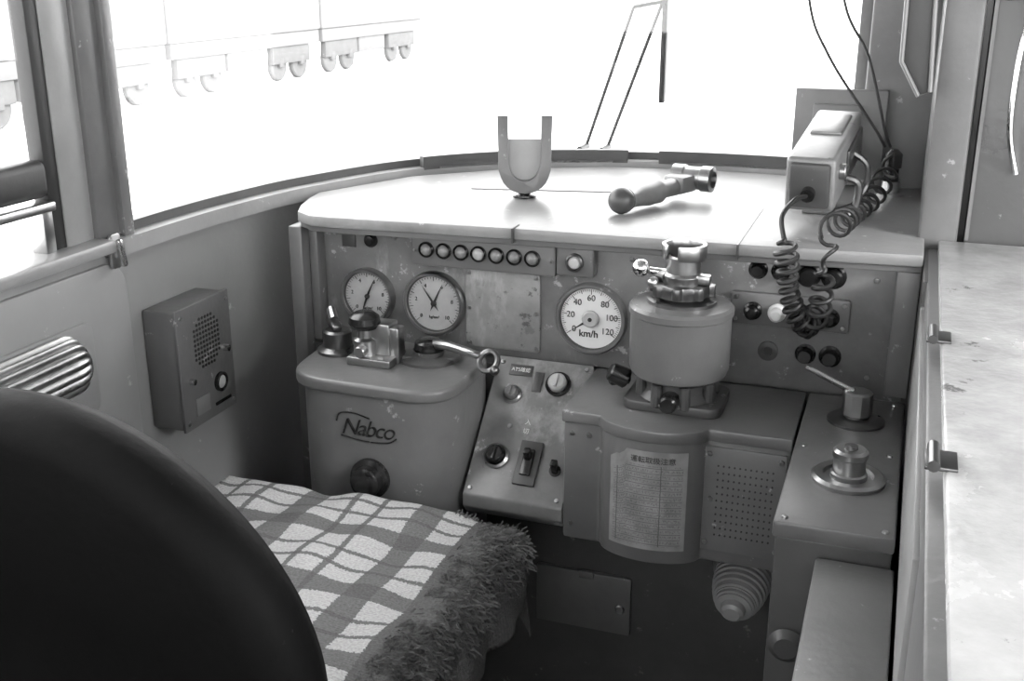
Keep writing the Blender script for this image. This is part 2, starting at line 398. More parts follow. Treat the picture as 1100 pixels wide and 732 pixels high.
def gauge(x,z,r,kind):
    h=M(FR(x,YP,z));h.lathe([(r,0),(r,.010),(r*.985,.014),(r*.90,.014),(r*.88,.008),(0,.008)],seg=48);hh=O(h,'gauge',DGREY,cd,label='round %s'%kind)
    d=M(FR(x,YP,z));d.lathe([(r*.9,.0085),(0,.0088)],seg=48);O(d,'dial',WHITE if kind=='speedometer' else DIAL,hh)
    t=M(FR(x,YP,z));n=M(FR(x,YP,z))
    rr=r*.86
    def tick(a,l,w):
        q=RZ(a);c=q@Vector((0,rr-l/2,.0092));t.box(tuple(c),(w,l,.0006),0,rot=q)
    mats=[INK]
    if kind=='speedometer':
        for i in range(61):
            a=125-i*250/60
            tick(a,.010 if i%10==0 else (.007 if i%5==0 else .004),.0012 if i%5==0 else .0007)
        for i,s in enumerate(('0','20','40','60','80','100','120')):
            a=math.radians(125-i*250/6);R=r*.60;t.text(s,.0165,TR(-R*math.sin(a),R*math.cos(a),.0093))
        t.text('km/h',.0185,TR(-.004,-r*.46,.0093),off=.0003)
        q=RZ(125);n.add([(-.0035,0,.011),(0,r*.70,.011),(.0035,0,.011),(0,-r*.2,.011)],[(0,1,2),(0,2,3)],q)
        n.lathe([(r*.06,.0165),(r*.06,.018),(0,.018)],seg=20)
        n.mi=1;n.lathe([(r*.25,.0095),(r*.25,.014),(r*.20,.0168),(0,.0168)],seg=24);mats=[INK,LENSL]
    else:
        for i in range(41):
            a=135-i*270/40
            tick(a,.008 if i%5==0 else .004,.0011 if i%5==0 else .0006)
        for i,s in enumerate(('0','2','4','6','8','10')):
            a=math.radians(135-i*270/5);R=r*.62;t.text(s,.0105,TR(-R*math.sin(a),R*math.cos(a),.0093))
        t.text('kg/cm²',.008,TR(0,-r*.45,.0093))
        for ang in ((35,-25) if r>.058 else (-25,160)):
            n.add([(-.0028,0,.011),(0,r*.74,.011),(.0028,0,.011),(0,-r*.3,.011)],[(0,1,2),(0,2,3)],RZ(ang))
        n.lathe([(r*.09,.0095),(r*.09,.013),(0,.014)],seg=20)
    O(t,'dial_markings',INK,hh);O(n,'needle',mats,hh)
    b=M(FR(x,YP,z));b.lathe([(r*1.04,0),(r*1.04,.012),(r*1.0,.017),(r*.93,.017),(r*.90,.012)],seg=56);O(b,'gauge_rim',STEEL if kind!='speedometer' else GREY,hh)
gauge(-.990,.927,.055,'pressure gauge');gauge(-.846,.926,.062,'pressure gauge');gauge(-.528,.928,.066,'speedometer')
ls=M();ls.prism(rrect(.292,.060,.006),0,.022,.004,2,FR(-.740,YP,1.034));lso=O(ls,'lamp_strip',GREY,cd)
for i in range(7):
    x=-.853+i*.0357
    m=M(FR(x,YP-.022,1.037));m.lathe([(.0155,0),(.0155,.005),(.013,.008),(.0115,.004)],seg=24);m.mi=1;m.lathe([(.0120,.003),(.0095,.008),(.005,.011),(0,.012)],seg=20);O(m,'indicator_lamp',[BLACK,LENSL if i in(3,) else LENS],lso)
for x in(-.878,-.602): screw(FR(x,YP-.022,1.034),lso,.0035)
sb=M();sb.prism(rrect(.072,.056,.005),0,.026,.004,2,FR(-.556,YP,1.038));sbo=O(sb,'lamp_box',GREY,cd)
m=M(FR(-.556,YP-.026,1.038));m.lathe([(.017,0),(.017,.007),(.014,.009),(.012,.005)],seg=24);m.mi=1;m.lathe([(.0122,.004),(.009,.008),(0,.010)],seg=20);O(m,'indicator_lamp',[DSTEEL,LENSL],sbo)
m=M(FR(-.981,YP,1.040));m.lathe([(.014,0),(.014,.005),(.010,.012),(0,.014)],seg=24);O(m,'indicator_lamp',BLACK,cd)
m=M(FR(-.705,YP,.924));m.prism(rrect(.152,.156,.008),0,.005,.0015);bp=O(m,'cover_plate',PLATE,cd)
for sx,sy in((-1,1),(1,1),(-1,-1),(1,-1),(-1,0),(1,0)): screw(FR(-.705+sx*.068,YP-.005,.924+sy*.070),bp,.004)
for x,z in((-1.06,1.050),(-.93,1.050),(-.30,.86),(-.03,.87),(-.03,1.045),(-1.06,.86),(-.45,.86),(-.455,1.045)): screw(FR(x,YP,z),cd,.005)
m=M(FR(-1.03,YP,1.035));m.box((0,0,.001),(.03,.024,.003),.001);O(m,'label_plate',DGREY,cd)
for x,z,r,mt in((-.229,1.048,.014,BLACK),(-.190,1.048,.014,BLACK),(-.143,1.046,.018,BLACK),(-.101,1.046,.018,BLACK),(-.137,.902,.015,BLACK),(-.095,.902,.016,BLACK)):
    m=M(FR(x,YP,z));m.lathe([(r*1.2,0),(r*1.2,.004),(r*.95,.006),(r*.9,.018),(r*.7,.022),(0,.022)],seg=26);O(m,'push_button',mt,cd)
m=M(FR(-.202,YP,.900));m.lathe([(.018,0),(.018,.004),(.009,.005),(.008,.001),(0,.001)],seg=26);m.mi=1;m.lathe([(.008,.002),(0,.0022)],seg=20);O(m,'socket',[DGREY,INK],cd)
sp=M();sp.prism(rrect(.205,.060,.006),0,.012,.003,2,FR(-.170,YP,.978));spo=O(sp,'connector_plate',GREY,cd)
for x,mt in((-.232,BLACK),(-.190,WHITE),(-.145,BLACK),(-.10,BLACK)):
    m=M(FR(x,YP-.012,.976));m.lathe([(.016,0),(.016,.006),(.012,.009),(.012,.022),(.008,.026),(0,.027)],seg=24);O(m,'connector',mt,spo)
for x in(-.262,-.078):
    for z in(.958,.998): screw(FR(x,YP-.012,z),spo,.004)

# sloped switch panel
sw=T('switch_panel',(-.6,1.7,.58),'sloping worn grey switch panel with knobs and breaker','switch panel')
m=M(Matrix(((0,0,1,0),(1,0,0,0),(0,1,0,0),(0,0,0,1))));m.prism([(1.899,.845),(1.70,.642),(1.70,.618),(1.715,.60),(1.899,.60)],-.702,-.512,.004);O(m,'panel_body',SWP,sw)
SM=Matrix(((1,0,0,-.70),(0,.199/.2843,-.203/.2843,1.899),(0,.203/.2843,.199/.2843,.845),(0,0,0,1)))
def SL(x,s): return SM@TR(x+.70,-s*.2843,0)
for x,s,r,ri in((-.655,.28,.016,STEEL),(-.572,.17,.021,BLACK),(-.655,.72,.021,STEEL)):
    m=M(SL(x,s));m.lathe([(r*1.15,0),(r*1.15,.006),(r*.95,.009),(r*.85,.007)],seg=28);b=O(m,'switch_collar',ri,sw)
    m=M(SL(x,s));m.lathe([(r*.85,.004),(r*.82,.016),(r*.65,.020),(0,.020)],seg=28);m.box((0,0,.022),(r*.25,r*1.2,.006),.001);O(m,'rotary_knob',BLACK if x<-.6 and s>.5 else LENSL if s<.2 else GREY,b)
m=M(SL(-.592,.74));m.box((0,0,.004),(.042,.085,.008),.002);bk=O(m,'breaker_plate',DGREY,sw)
m=M(SL(-.592,.74));m.box((0,0,.010),(.020,.050,.008),.002);m.box((0,.012,.020),(.012,.014,.022),.002,rot=RX(-20));O(m,'breaker_toggle',BLACK,bk)
m=M(SL(-.540,.76));m.lathe([(.011,0),(.011,.004),(0,.005)],seg=16);m.box((0,.004,.012),(.012,.014,.026),.002,rot=RX(-20));O(m,'toggle_switch',BLACK,sw)
m=M(SL(-.650,.10));m.box((0,0,.0012),(.045,.022,.0024),.0005);m.mi=1;m.text('ATS確認',.010,TR(0,0,.0028));O(m,'label_plate',[DGREY,WHITE],sw)
m=M(SL(-.612,.17));m.box((0,0,.0012),(.018,.040,.0024),.0005);O(m,'label_plate',DGREY,sw)
for tx,dx,dy in(('入',0,0),('切',0,-.018)):
    m=M(SL(-.612,.46));m.text(tx,.012,TR(dx,dy,.0006),depth=.0003);O(m,'panel_lettering',WHITE,sw)
for x,s in((-.690,.05),(-.525,.04),(-.690,.95),(-.525,.95),(-.645,.5),(-.535,.36)): screw(SL(x,s),sw)

# controller cabinet with bulge
def bul(x):
    t=(x+.350)/.088
    return 1.68-(.042*(1-t*t)**.6 if abs(t)<1 else 0)
cc=T('controller_cabinet',(-.31,1.75,.58),'grey metal cabinet with rounded front under the controller','cabinet')
poly=[(-.505,1.899),(-.505,1.68)]+[(-.438+i*.176/28,bul(-.438+i*.176/28)) for i in range(29)]+[(-.127,1.68),(-.127,1.899)]
m=M();m.prism(poly,.60,.838,.006,2);O(m,'cabinet_body',GREY,cc)
pl2=[(-.508,1.899),(-.508,1.675)]+[(-.441+i*.182/28,bul(-.438+i*.176/28)-.005) for i in range(29)]+[(-.126,1.675),(-.126,1.899)]
m=M();m.prism(pl2,.820,.842,.004,2);O(m,'cabinet_top',GREY,cc)
m=M();m.b2(-.262,-.132,1.675,1.681,.625,.812,.001);m.mi=1
for i in range(11):
    for j in range(11):
        m.cyl((-.240+i*.0088,1.6752,.655+j*.0125),(-.240+i*.0088,1.6740,.655+j*.0125),.0017,seg=6)
O(m,'perforated_plate',[GREY,HOLE],cc)
for x,z in((-.49,.80),(-.46,.80),(-.255,.80),(-.14,.80),(-.255,.64),(-.14,.64),(-.49,.63),(-.25,.72)): screw(FR(x,1.675 if x>-.3 else 1.68,z),cc)
nt_=T('notice_sheet',(-.35,1.63,.71),'grey printed table of rules stuck on rounded cabinet front','notice')
def pf(u,v):
    x=-.413+u*.128;top=.806-max(0,.22-u)*.09-(.004 if .1<u<.2 else 0);return (x,bul(x)-.0035-(.003 if u<.1 and v>.8 else 0),.628+v*(top-.628))
m=M();m.grid(pf,32,8,uvfn=lambda u,v:(u,v));O(m,'paper',PAPER,nt_)
m=M()
m.text('運転取扱注意',.0125,TR(-.340,.790,0),depth=.0002,fn=lambda p:Vector((p.x,bul(p.x)-.0042-p.z,p.y)))
O(m,'printed_title',INK,nt_)

# pot controller
PX,PY=-.332,1.775
mc=T('master_controller',(PX,PY,.842),'grey cylindrical controller pot with worn metal socket on top','controller')
m=M(TR(PX,PY,.842));m.prism(rrect(.165,.125,.02),0,.018,.004)
for a in range(8):
    q=RZ(a*45+22)@Vector((.062,0,0));m.cyl((q.x,q.y,.01),(q.x,q.y,.05),.010,.009,10,.002)
m.lathe([(.07,.015),(.055,.03),(.055,.05),(.08,.058),(.08,.062)],seg=32);O(m,'controller_foot',DGREY,mc)
for a,b,r in(((-.085,-.01,.035),(-.115,-.02,.05),.018),((-.09,.02,.03),(-.12,.0,.028),.014),((0,-.05,.024),(0,-.085,.024),.016)):
    m=M(TR(PX,PY,.842));m.cyl(a,b,r,r*.9,20,.003);O(m,'cable_gland',BLACK,mc)
m=M(TR(PX,PY,.895));m.lathe([(0,0),(.070,0),(.080,.006),(.084,.016),(.084,.108),(.087,.110),(.087,.120),(.082,.125),(.05,.128),(0,.128)],seg=56);O(m,'controller_drum',GREY,mc)
m=M(TR(PX,PY,1.022));m.lathe([(.058,0),(.058,.006),(.040,.010),(.040,.022)],seg=40)
po=[]
for i in range(64):
    a=2*math.pi*i/64;r=.050+.005*(1 if math.cos(8*a)>.2 else -.6);po.append((r*math.cos(a),r*math.sin(a)))
m.prism(po,.014,.034,.0015);m.lathe([(.034,.03),(.034,.046),(.0,.046)],seg=32);O(m,'locking_ring',DSTEEL,mc)
m=M(TR(PX,PY,1.055))
m.lathe([(.032,0),(.032,.014),(.028,.018),(.028,.044),(.022,.046),(.022,.030),(0,.030)],seg=36)
m.box((.036,-.008,.010),(.024,.022,.016),.004);m.box((-.034,0,.010),(.022,.022,.018),.004);O(m,'key_socket',STEEL,mc)
m=M(TR(PX,PY,1.055))
arc=[(.037*math.cos(math.radians(a)),.037*math.sin(math.radians(a))) for a in range(-95,226,10)]
arc2=[(.030*math.cos(math.radians(a)),.030*math.sin(math.radians(a))) for a in range(225,-96,-10)]
m.prism(arc+arc2,.042,.066,.0012);O(m,'collar_ring',STEEL,mc)
m=M(TR(PX,PY,1.055));m.ball((-.068,-.015,.022),.015);m.cyl((-.055,-.01,.018),(-.03,0,.014),.006,seg=12);O(m,'side_knob',CHROME,mc)
m=M(TR(PX,PY,1.055));m.ball((-.045,-.024,.002),.010);O(m,'lock_stud',STEEL,mc)
# ribbed bulb valve
hv=T('ribbed_valve',(-.206,1.885,.5),'pale ribbed bulb-shaped valve cap projecting from kick panel','valve')
HA=Vector((-.202,1.885,.505));HB=HA+Vector((-.06,-1,-.26))
m=M();pr=[(0,0),(.040,0),(.044,.045)]
for i in range(7):
    r=.052*math.sqrt(max(.16,1-(i/8.2)**2));z=.050+i*.0115;pr+=[(r,z),(r,z+.0065),(r-.004,z+.0075),(r-.004,z+.011)]
pr+=[(.022,.132),(.020,.144),(.014,.149),(.0,.149)]
m.turn(HA,HB,pr,40);O(m,'valve_cap',LGREY,hv)
m=M();m.turn(HA,HB,[(0,.012),(.060,.012),(.060,.040),(.054,.046),(0,.046)],36);O(m,'valve_flange',GREY,hv)

# ledge
sg=T('side_ledge',(-.04,1.6,0),'grey painted metal side shelf with two round fittings','shelf')
m=M();m.b2(-.122,.036,1.39,1.899,.818,.842,.004);O(m,'ledge_top',GREY,sg)
m=M();m.b2(-.118,.034,1.395,1.899,.02,.818,.004);O(m,'ledge_body',DGREY,sg)
m=M();m.cyl((-.090,1.394,.655),(-.090,1.378,.655),.026,.022,28,.006);O(m,'round_boss',DGREY,sg)
for x,y in((-.108,1.405),(.022,1.405),(-.108,1.66),(.02,1.66),(.02,1.88)): screw(TR(x,y,.842),sg)
lk=T('lever_switch',(-.038,1.79,.842),'round steel rotary fitting with short thin lever','switch')
m=M(TR(-.038,1.79,.842));m.lathe([(0,0),(.046,0),(.046,.004),(.040,.007),(.020,.009),(.020,.03)],seg=36);O(m,'base_plate',DSTEEL,lk)
m=M(TR(-.038,1.79,.842));m.lathe([(.024,.014),(.024,.050),(.020,.053),(0,.053)],seg=10);O(m,'hexagonal_nut',STEEL,lk)
m=M();m.tube([(-.045,1.79,.893),(-.080,1.80,.903),(-.125,1.815,.918)],[.0055,.005,.0045],10);O(m,'lever',CHROME,lk)
kk=T('round_valve_fitting',(-.035,1.555,.842),'round steel fitting with plain cap and wide ring','switch')
m=M(TR(-.035,1.555,.842));m.lathe([(0,0),(.052,0),(.053,.006),(.048,.010),(.036,.010),(.034,.005),(.0,.005)],seg=40);O(m,'base_plate',STEEL,kk)
m=M(TR(-.035,1.555,.842));m.lathe([(.026,.004),(.026,.012),(.023,.014),(.023,.036),(.025,.038),(.025,.046),(.021,.050),(0,.050)],seg=32);O(m,'cap',STEEL,kk)
m=M(TR(-.035,1.555,.892));m.lathe([(.010,0),(.009,.005),(0,.006)],seg=16);O(m,'cap_button',DSTEEL,kk)

# locker and side cabinet
m=M();m.b2(-.062,.039,-.3,1.388,.76,.80,.004);m.b2(-.055,.038,-.3,1.385,0,.76);st=O(m,'low_side_locker',MGREY,loc=(0,.5,0),label='long pale grey low metal locker beside larger cabinet',cat='locker')
cb=T('side_cabinet',(.4,1.2,0),'large pale grey metal cabinet with worn shiny top','cabinet')
m=M();m.b2(.046,.70,-.3,2.03,0,1.085,.004);O(m,'cabinet_body',MGREY,cb)
m=M();m.b2(.062,.72,-.3,2.034,1.085,1.10,.004);O(m,'cabinet_top',CABTOP,cb)
m=M();m.b2(.040,.048,.95,1.78,.86,1.05,.002);O(m,'side_strip',LGREY,cb)
m=M();m.b2(.040,.060,1.80,2.03,.84,1.084,.003);O(m,'dark_strip',DGREY,cb)
for y in(1.46,1.06):
    m=M();m.b2(.044,.074,y-.022,y+.022,1.099,1.103,.001);m.cyl((.052,y-.026,1.105),(.052,y+.026,1.105),.006,seg=12);O(m,'hinge',DSTEEL,cb)

# ================================================================ brake stand
bs=T('brake_stand',(-.88,1.78,.3),'rounded grey brake stand with handles on its top','brake stand')
def rpoly(pts,r,n=6):
    out=[];N=len(pts)
    for i in range(N):
        p=Vector(pts[i]);a=Vector(pts[i-1])-p;b=Vector(pts[(i+1)%N])-p
        rr=min(r,a.length*.45,b.length*.45);A=p+a.normalized()*rr;B=p+b.normalized()*rr
        for k in range(n+1):
            t=k/n;q=A*(1-t)**2+p*2*t*(1-t)+B*t*t;out.append((q.x,q.y))
    return out
b=rpoly([(-1.040,1.899),(-1.018,1.66),(-.712,1.655),(-.706,1.899)],.085,10)
m=M();m.prism(b,.30,.828,0);O(m,'stand_body',GREY,bs)
b2_=rpoly([(-1.050,1.899),(-1.030,1.650),(-.708,1.645),(-.704,1.899)],.085,10)
m=M();m.prism(b2_,.826,.850,.007,3);O(m,'stand_top',GREY,bs)
m=M();m.text('Nabco',.044,FR(-.866,1.6565,.762),depth=.0015,shear=.35,space=.86,off=-.0003);m.tube(crom([(-.926,1.655,.772),(-.918,1.655,.788),(-.890,1.655,.791),(-.86,1.655,.784)],6),.0014,6);m.tube(crom([(-.918,1.655,.745),(-.87,1.655,.739),(-.825,1.655,.742),(-.808,1.655,.752)],6),.0014,6);O(m,'maker_emblem',BLACK,bs)
m=M();m.turn((-.862,1.658,.668),(-.862,1.5,.668),[(0,0),(.038,0),(.038,.010),(.030,.014),(.028,.030),(.022,.034),(0,.034)],32);O(m,'round_cap',BLACK,bs)
m=M(TR(-.995,1.80,.85));m.lathe([(0,0),(.040,0),(.040,.006),(.032,.010),(.028,.012),(.027,.040),(.022,.044),(0,.044)],seg=32);m.box((-.015,.015,.050),(.020,.075,.014),.005,rot=RZ(38));O(m,'isolating_cock',DSTEEL,bs)
m=M(TR(-.995,1.80,.85));m.tube([(-.02,.025,.052),(-.038,.048,.066)],[.010,.009],10);O(m,'cock_handle',STEEL,bs)
m=M(TR(-.90,1.775,.85));m.b2(-.045,.045,-.040,.035,0,.016,.004);m.b2(-.014,.032,-.012,.03,.014,.076,.004);m.prism([(.03,-.010),(.050,-.010),(.050,.02),(.03,.02)],.0,.070,.004);m.cyl((-.015,-.045,.028),(-.015,-.01,.028),.011,seg=16,bev=.002);O(m,'valve_block',STEEL,bs)
m=M(TR(-.918,1.765,.85));m.lathe([(.022,.01),(.022,.044),(.014,.048),(.013,.062),(.022,.066)],seg=32);O(m,'knob_stem',STEEL,bs)
m=M(TR(-.918,1.765,.85));m.lathe([(0,.064),(.024,.066),(.030,.076),(.028,.088),(.018,.096),(0,.098)],seg=32);O(m,'black_knob',BLACK,bs)
m=M(TR(-.812,1.815,.85));m.lathe([(0,0),(.055,0),(.055,.006),(.045,.010),(.030,.012),(.030,.020)],seg=36);m.prism(rrect(.12,.05,.02),0,.012,.003,loc=RZ(15));O(m,'handle_base',DGREY,bs)
m=M(TR(-.812,1.815,.85));m.lathe([(.026,.014),(.028,.022),(.026,.034),(.018,.04),(0,.042)],seg=32);O(m,'handle_hub',BLACK,bs)
hb=M();hb.tube(crom([(-.80,1.81,.882),(-.76,1.79,.890),(-.715,1.775,.888),(-.69,1.768,.885)],6),[.009]*7+[.008]*6+[.007]*6,10);hb.box((-.72,1.777,.888),(.07,.018,.008),.003,rot=RZ(-20));ho=O(hb,'brake_handle',STEEL,bs)
m=M();m.tube([(-.672+.017*math.cos(a*math.pi/10),1.762+.012*math.sin(a*math.pi/10),.880+.015*math.sin(a*math.pi/10)) for a in range(20)],.0055,8,True);m.ball((-.656,1.75,.868),.009);O(m,'handle_ring',DSTEEL,ho)

# ================================================================ left wall items
sk=T('speaker_box',(-1.27,1.662,.85),'grey metal speaker box with drilled grille on wall','speaker')
m=M();m.b2(-1.268,-1.200,1.580,1.742,.740,.967,.004);O(m,'box_body',GREY,sk)
m=M();m.b2(-1.201,-1.195,1.578,1.745,.737,.970,.002);m.mi=1
for i in range(-4,5):
    for j in range(-5,6):
        if abs(i)+abs(j)<=7:
            y=1.665+i*.0092;z=.892+j*.0092
            m.cyl((-1.1955,y,z),(-1.1943,y,z),.0031,seg=8)
O(m,'grille_plate',[GREY,INK],sk)
for y,z,r in((1.720,.86,.007),(1.605,.83,.006)):
    m=M(WL(-1.195,y,z));m.lathe([(r,0),(r*.9,.010),(0,.012)],seg=16);O(m,'small_knob',CHROME,sk)
m=M(WL(-1.195,1.695,.80));m.lathe([(.019,0),(.019,.006),(.015,.008),(.014,.004),(0,.004)],seg=24);m.mi=1;m.lathe([(.0125,.0045),(0,.0055)],seg=20);O(m,'speaker_socket',[BLACK,LENSL],sk)
m=M(WL(-1.195,1.635,.775));m.box((0,0,.001),(.042,.034,.003),.0008);O(m,'label_plate',MGREY,sk)
m=M(WL(-1.195,1.70,.760));m.box((0,0,.001),(.05,.006,.003),.0008);O(m,'slot_plate',BLACK,sk)
for y in(1.590,1.733):
    for z in(.75,.955): screw(WL(-1.195,y,z),sk,.0035)

ah=T('ribbed_wall_ashtray',(-1.26,1.27,.95),'ribbed chrome half-round ashtray fixed on side wall','ashtray')
m=M()
def rib(u,v):
    a=math.radians(-15+u*150);r=.049+.0055*abs(math.sin(u*math.pi*9))
    e=min(1,(min(v,1-v)*9));r2=r*(.72+.28*math.sqrt(e))
    return (-1.250+r2*math.sin(a)*.85,1.12+v*.262,.935+r2*math.cos(a)*1.05)
m.grid(rib,135,24);m.grid(lambda u,v:(-1.250+.036*v*math.sin(math.radians(-15+u*150)),1.382,.935+.038*v*math.cos(math.radians(-15+u*150))),20,3);O(m,'ribbed_shell',STEEL,ah,smooth=50)
m=M();m.prism(rrect(.34,.16,.02,5,1.260,.915),0,.006,.002,2,WL(-1.254,0,0));O(m,'back_plate',LGREY,ah)
lt=T('window_latch',(-1.25,1.50,1.11),'small chrome window catch on the sill','latch')
m=M(WL(-1.250,1.505,1.095));m.prism(rrect(.028,.06,.008),0,.006,.002);m.cyl((0,.01,.004),(0,.01,.018),.009,seg=16,bev=.002);O(m,'catch_plate',STEEL,lt)
m=M(WL(-1.238,1.505,1.105));m.box((0,-.012,.004),(.012,.05,.010),.004,rot=RZ(12));O(m,'catch_lever',CHROME,lt)

# ================================================================ things on the desk
uh=T('watch_holder',(-.74,2.155,1.10),'U-shaped dull grey metal holder standing on desk top','holder')
HM=TR(-.74,2.155,1.10)@RZ(20)@RX(-6)
m=M(HM)
o_=[(-.056,.165),(-.053,.055)]+[(.050*math.cos(math.pi+math.pi*i/12),.052+.044*math.sin(math.pi+math.pi*i/12)) for i in range(1,12)]+[(.053,.055),(.056,.165)]
i_=[(.034,.165),(.032,.066)]+[(.029*math.cos(-math.pi*i/12),.062+.028*math.sin(-math.pi*i/12)) for i in range(1,12)]+[(-.032,.066),(-.034,.165)]
m.prism(o_+i_,-.022,.022,.0015,loc=RX(90));O(m,'holder_band',GREY,uh)
m=M(HM);o2=[(-.034,.118),(-.032,.066)]+[(.029*math.cos(math.pi+math.pi*i/12),.062+.029*math.sin(math.pi+math.pi*i/12)) for i in range(1,12)]+[(.032,.066),(.034,.118)]
m.prism(o2,-.008,.0,0,loc=RX(90));O(m,'holder_back',LGREY,uh)
m=M(HM);m.cyl((0,0,-.002),(0,0,.014),.016,.012,20,.002);m.cyl((.0,0,-.001),(.0,0,.004),.024,seg=24,bev=.001);O(m,'holder_foot',BLACK,uh)

rh=T('removable_handle',(-.45,2.2,1.10),'loose metal handle with rounded grip lying on desk','handle')
A=Vector((-.510,2.055,1.127));B=Vector((-.405,2.31,1.130))
D=(B-A).normalized()
m=M();m.ball(tuple(A),.026,seg=24);O(m,'ball_end',DGREY,rh)
m=M();m.turn(A+D*.012,B,[(0,0),(.023,.002),(.019,.018),(.020,.04),(.024,.075),(.023,.095),(.024,.098),(.024,.106),(.016,.110),(.0,.110)],28);O(m,'grip',ALU,rh)
m=M();m.turn(A+D*.118,B,[(0,0),(.017,0),(.019,.10),(0,.10)],20);m.box(tuple(A+D*.20+Vector((0,0,.004))),(.050,.055,.036),.008,rot=RZ(-23));O(m,'shank',ALU,rh)
m=M();m.turn(B+Vector((-.050,-.035,.010)),B+Vector((.03,-.05,.010)),[(0,0),(.026,0),(.026,.024),(.023,.027),(.023,.060),(.026,.062),(.026,.084),(.017,.086),(.015,.07),(0,.07)],28);O(m,'socket_head',STEEL,rh)

mp=T('equipment_mounting_plate',(-.165,2.50,1.10),'grey metal backing plate fixed to windscreen pillar','plate')
m=M();m.b2(-.245,-.055,2.50,2.52,1.102,1.305,.003);O(m,'plate_body',MGREY,mp)
m=M();m.b2(-.205,-.105,2.480,2.50,1.16,1.275,.004);O(m,'bracket',MGREY,mp)
hs=T('radio_handset',(-.15,2.1,1.1),'boxy grey radio handset resting in bracket above desk','radio')
p0_=Vector((-.157,1.96,1.194));p1_=Vector((-.134,2.26,1.244));ax=p1_-p0_
q=ax.to_track_quat('Y','Z').to_matrix().to_4x4();mid=(p0_+p1_)/2
HS=TR(*mid)@q
m=M(HS);m.box((0,0,0),(.084,.30,.096),.008,3);m.box((0,.05,.049),(.056,.12,.008),.003);O(m,'handset_body',ALU,hs)
m=M(HS);m.box((0,-.148,0),(.068,.022,.080),.006,2);O(m,'end_cap',DGREY,hs)
m=M(HS);m.box((.044,.05,.0),(.006,.16,.05),.002);O(m,'side_fitting',DSTEEL,hs)
m=M(HS);m.cyl((.041,-.10,.012),(.053,-.10,.012),.014,seg=20,bev=.002);O(m,'side_button',STEEL,hs)
for pts,r in(([(.045,.04,.0),(.069,.04,-.02),(.071,.04,-.06),(.056,.02,-.085)],.006),([(.045,-.04,-.02),(.067,-.04,-.03),(.065,-.04,-.07),(.053,-.05,-.085)],.007)):
    m=M(HS);m.tube(crom(pts,6),r,8);O(m,'cable_clip',DSTEEL,hs)
m=M(HS);m.cyl((0,-.155,-.01),(0,-.172,-.012),.012,seg=20);O(m,'cord_grommet',BLACK,hs)
m=M();m.b2(-.165,-.125,2.20,2.23,1.101,1.190,.003);m.b2(-.185,-.105,2.18,2.26,1.1005,1.108,.002);m.b2(-.17,-.12,2.22,2.482,1.18,1.20,.003);O(m,'support_bracket',GREY,hs)
def coil(path,r,turns,ph=0):
    P=crom(path,24);L=[0]
    for a,b in zip(P,P[1:]): L.append(L[-1]+(b-a).length)
    tot=L[-1];n=int(turns*18);out=[]
    j=0
    for i in range(n+1):
        s=tot*i/n
        while j<len(L)-2 and L[j+1]<s: j+=1
        f=(s-L[j])/max(1e-6,L[j+1]-L[j]);p=P[j].lerp(P[j+1],min(1,f));t=(P[j+1]-P[j]).normalized()
        u=t.cross(Vector((.3,1,.2)));u.normalize();w=t.cross(u)
        a=2*math.pi*turns*i/n+ph
        e=min(1,i/14,(n-i)/14)*(1+.12*math.sin(i*.05))
        out.append(p+(u*math.cos(a)+w*math.sin(a))*r*e)
    return out
cd1=T('coiled_cord',(-.17,1.85,1.1),'black coiled cable hanging over the desk edge','cable',group='coiled cables')
m=M();m.tube(crom([(-.160,1.938,1.180),(-.174,1.90,1.180),(-.188,1.855,1.160),(-.180,1.828,1.13)],8),.004,8);O(m,'lead',RUB,cd1)
m=M();m.tube(coil([(-.180,1.828,1.13),(-.172,1.830,1.09),(-.166,1.838,1.04),(-.152,1.848,.998),(-.132,1.860,.972),(-.125,1.880,.975),(-.145,1.888,.985),(-.160,1.893,.978)],.0155,14),.0042,8);O(m,'coil',RUB,cd1)
cd2=T('coiled_cord',(-.1,2.0,1.1),'black coiled cable running across desk top to socket','cable',group='coiled cables')
m=M();m.tube(coil([(-.150,1.893,.962),(-.135,1.866,.975),(-.118,1.848,1.00),(-.112,1.834,1.04),(-.112,1.828,1.085)],.0175,6.5),.0042,8);O(m,'coil',RUB,cd2)
m=M();m.tube(coil([(-.112,1.828,1.085),(-.110,1.850,1.135),(-.100,1.93,1.140),(-.086,2.07,1.127),(-.064,2.23,1.124),(-.045,2.36,1.145),(-.034,2.42,1.19)],.019,10.5),.0036,8);O(m,'coil',RUB,cd2)
cs=T('cable_socket',(-.032,2.43,1.10),'small black cable socket on steel ring','socket')
m=M(TR(-.032,2.43,1.10));m.lathe([(0,0),(.030,0),(.030,.005),(.02,.008),(.018,.03)],seg=28);O(m,'socket_ring',STEEL,cs)
m=M(TR(-.032,2.43,1.10));m.lathe([(.014,.02),(.014,.055),(.018,.058),(.018,.085),(.008,.095),(0,.095)],seg=24);O(m,'plug',BLACK,cs)
for a,bb in(((-.226,2.4,1.50),0),((-.159,2.4,1.50),1)):
    c=T('hanging_wire',(a[0],a[1],2.0),'thin black wire hanging from above to desk socket','wire',group='hanging wires')
    m=M();x,y,z=a
    m.tube(crom([(x-.06,y+.03,2.11),(x-.04,y,1.8),(x,y,z),(x+.05+.01*bb,y,z-.12),(-.075+.02*bb,2.41,1.24),(-.05+.01*bb,2.42,1.20)],10),.0028,6);O(m,'wire',RUB,c)
vs_=T('folding_visor',(-.02,2.03,1.35),'narrow folded visor frame with pale metal edge','visor')
m=M(FR(0,2.035,0));m.prism([(-.040,2.0),(-.008,2.0),(.020,1.352),(.002,1.345),(-.030,1.40)],0,.012,.002);O(m,'visor_leaf',DGREY,vs_)
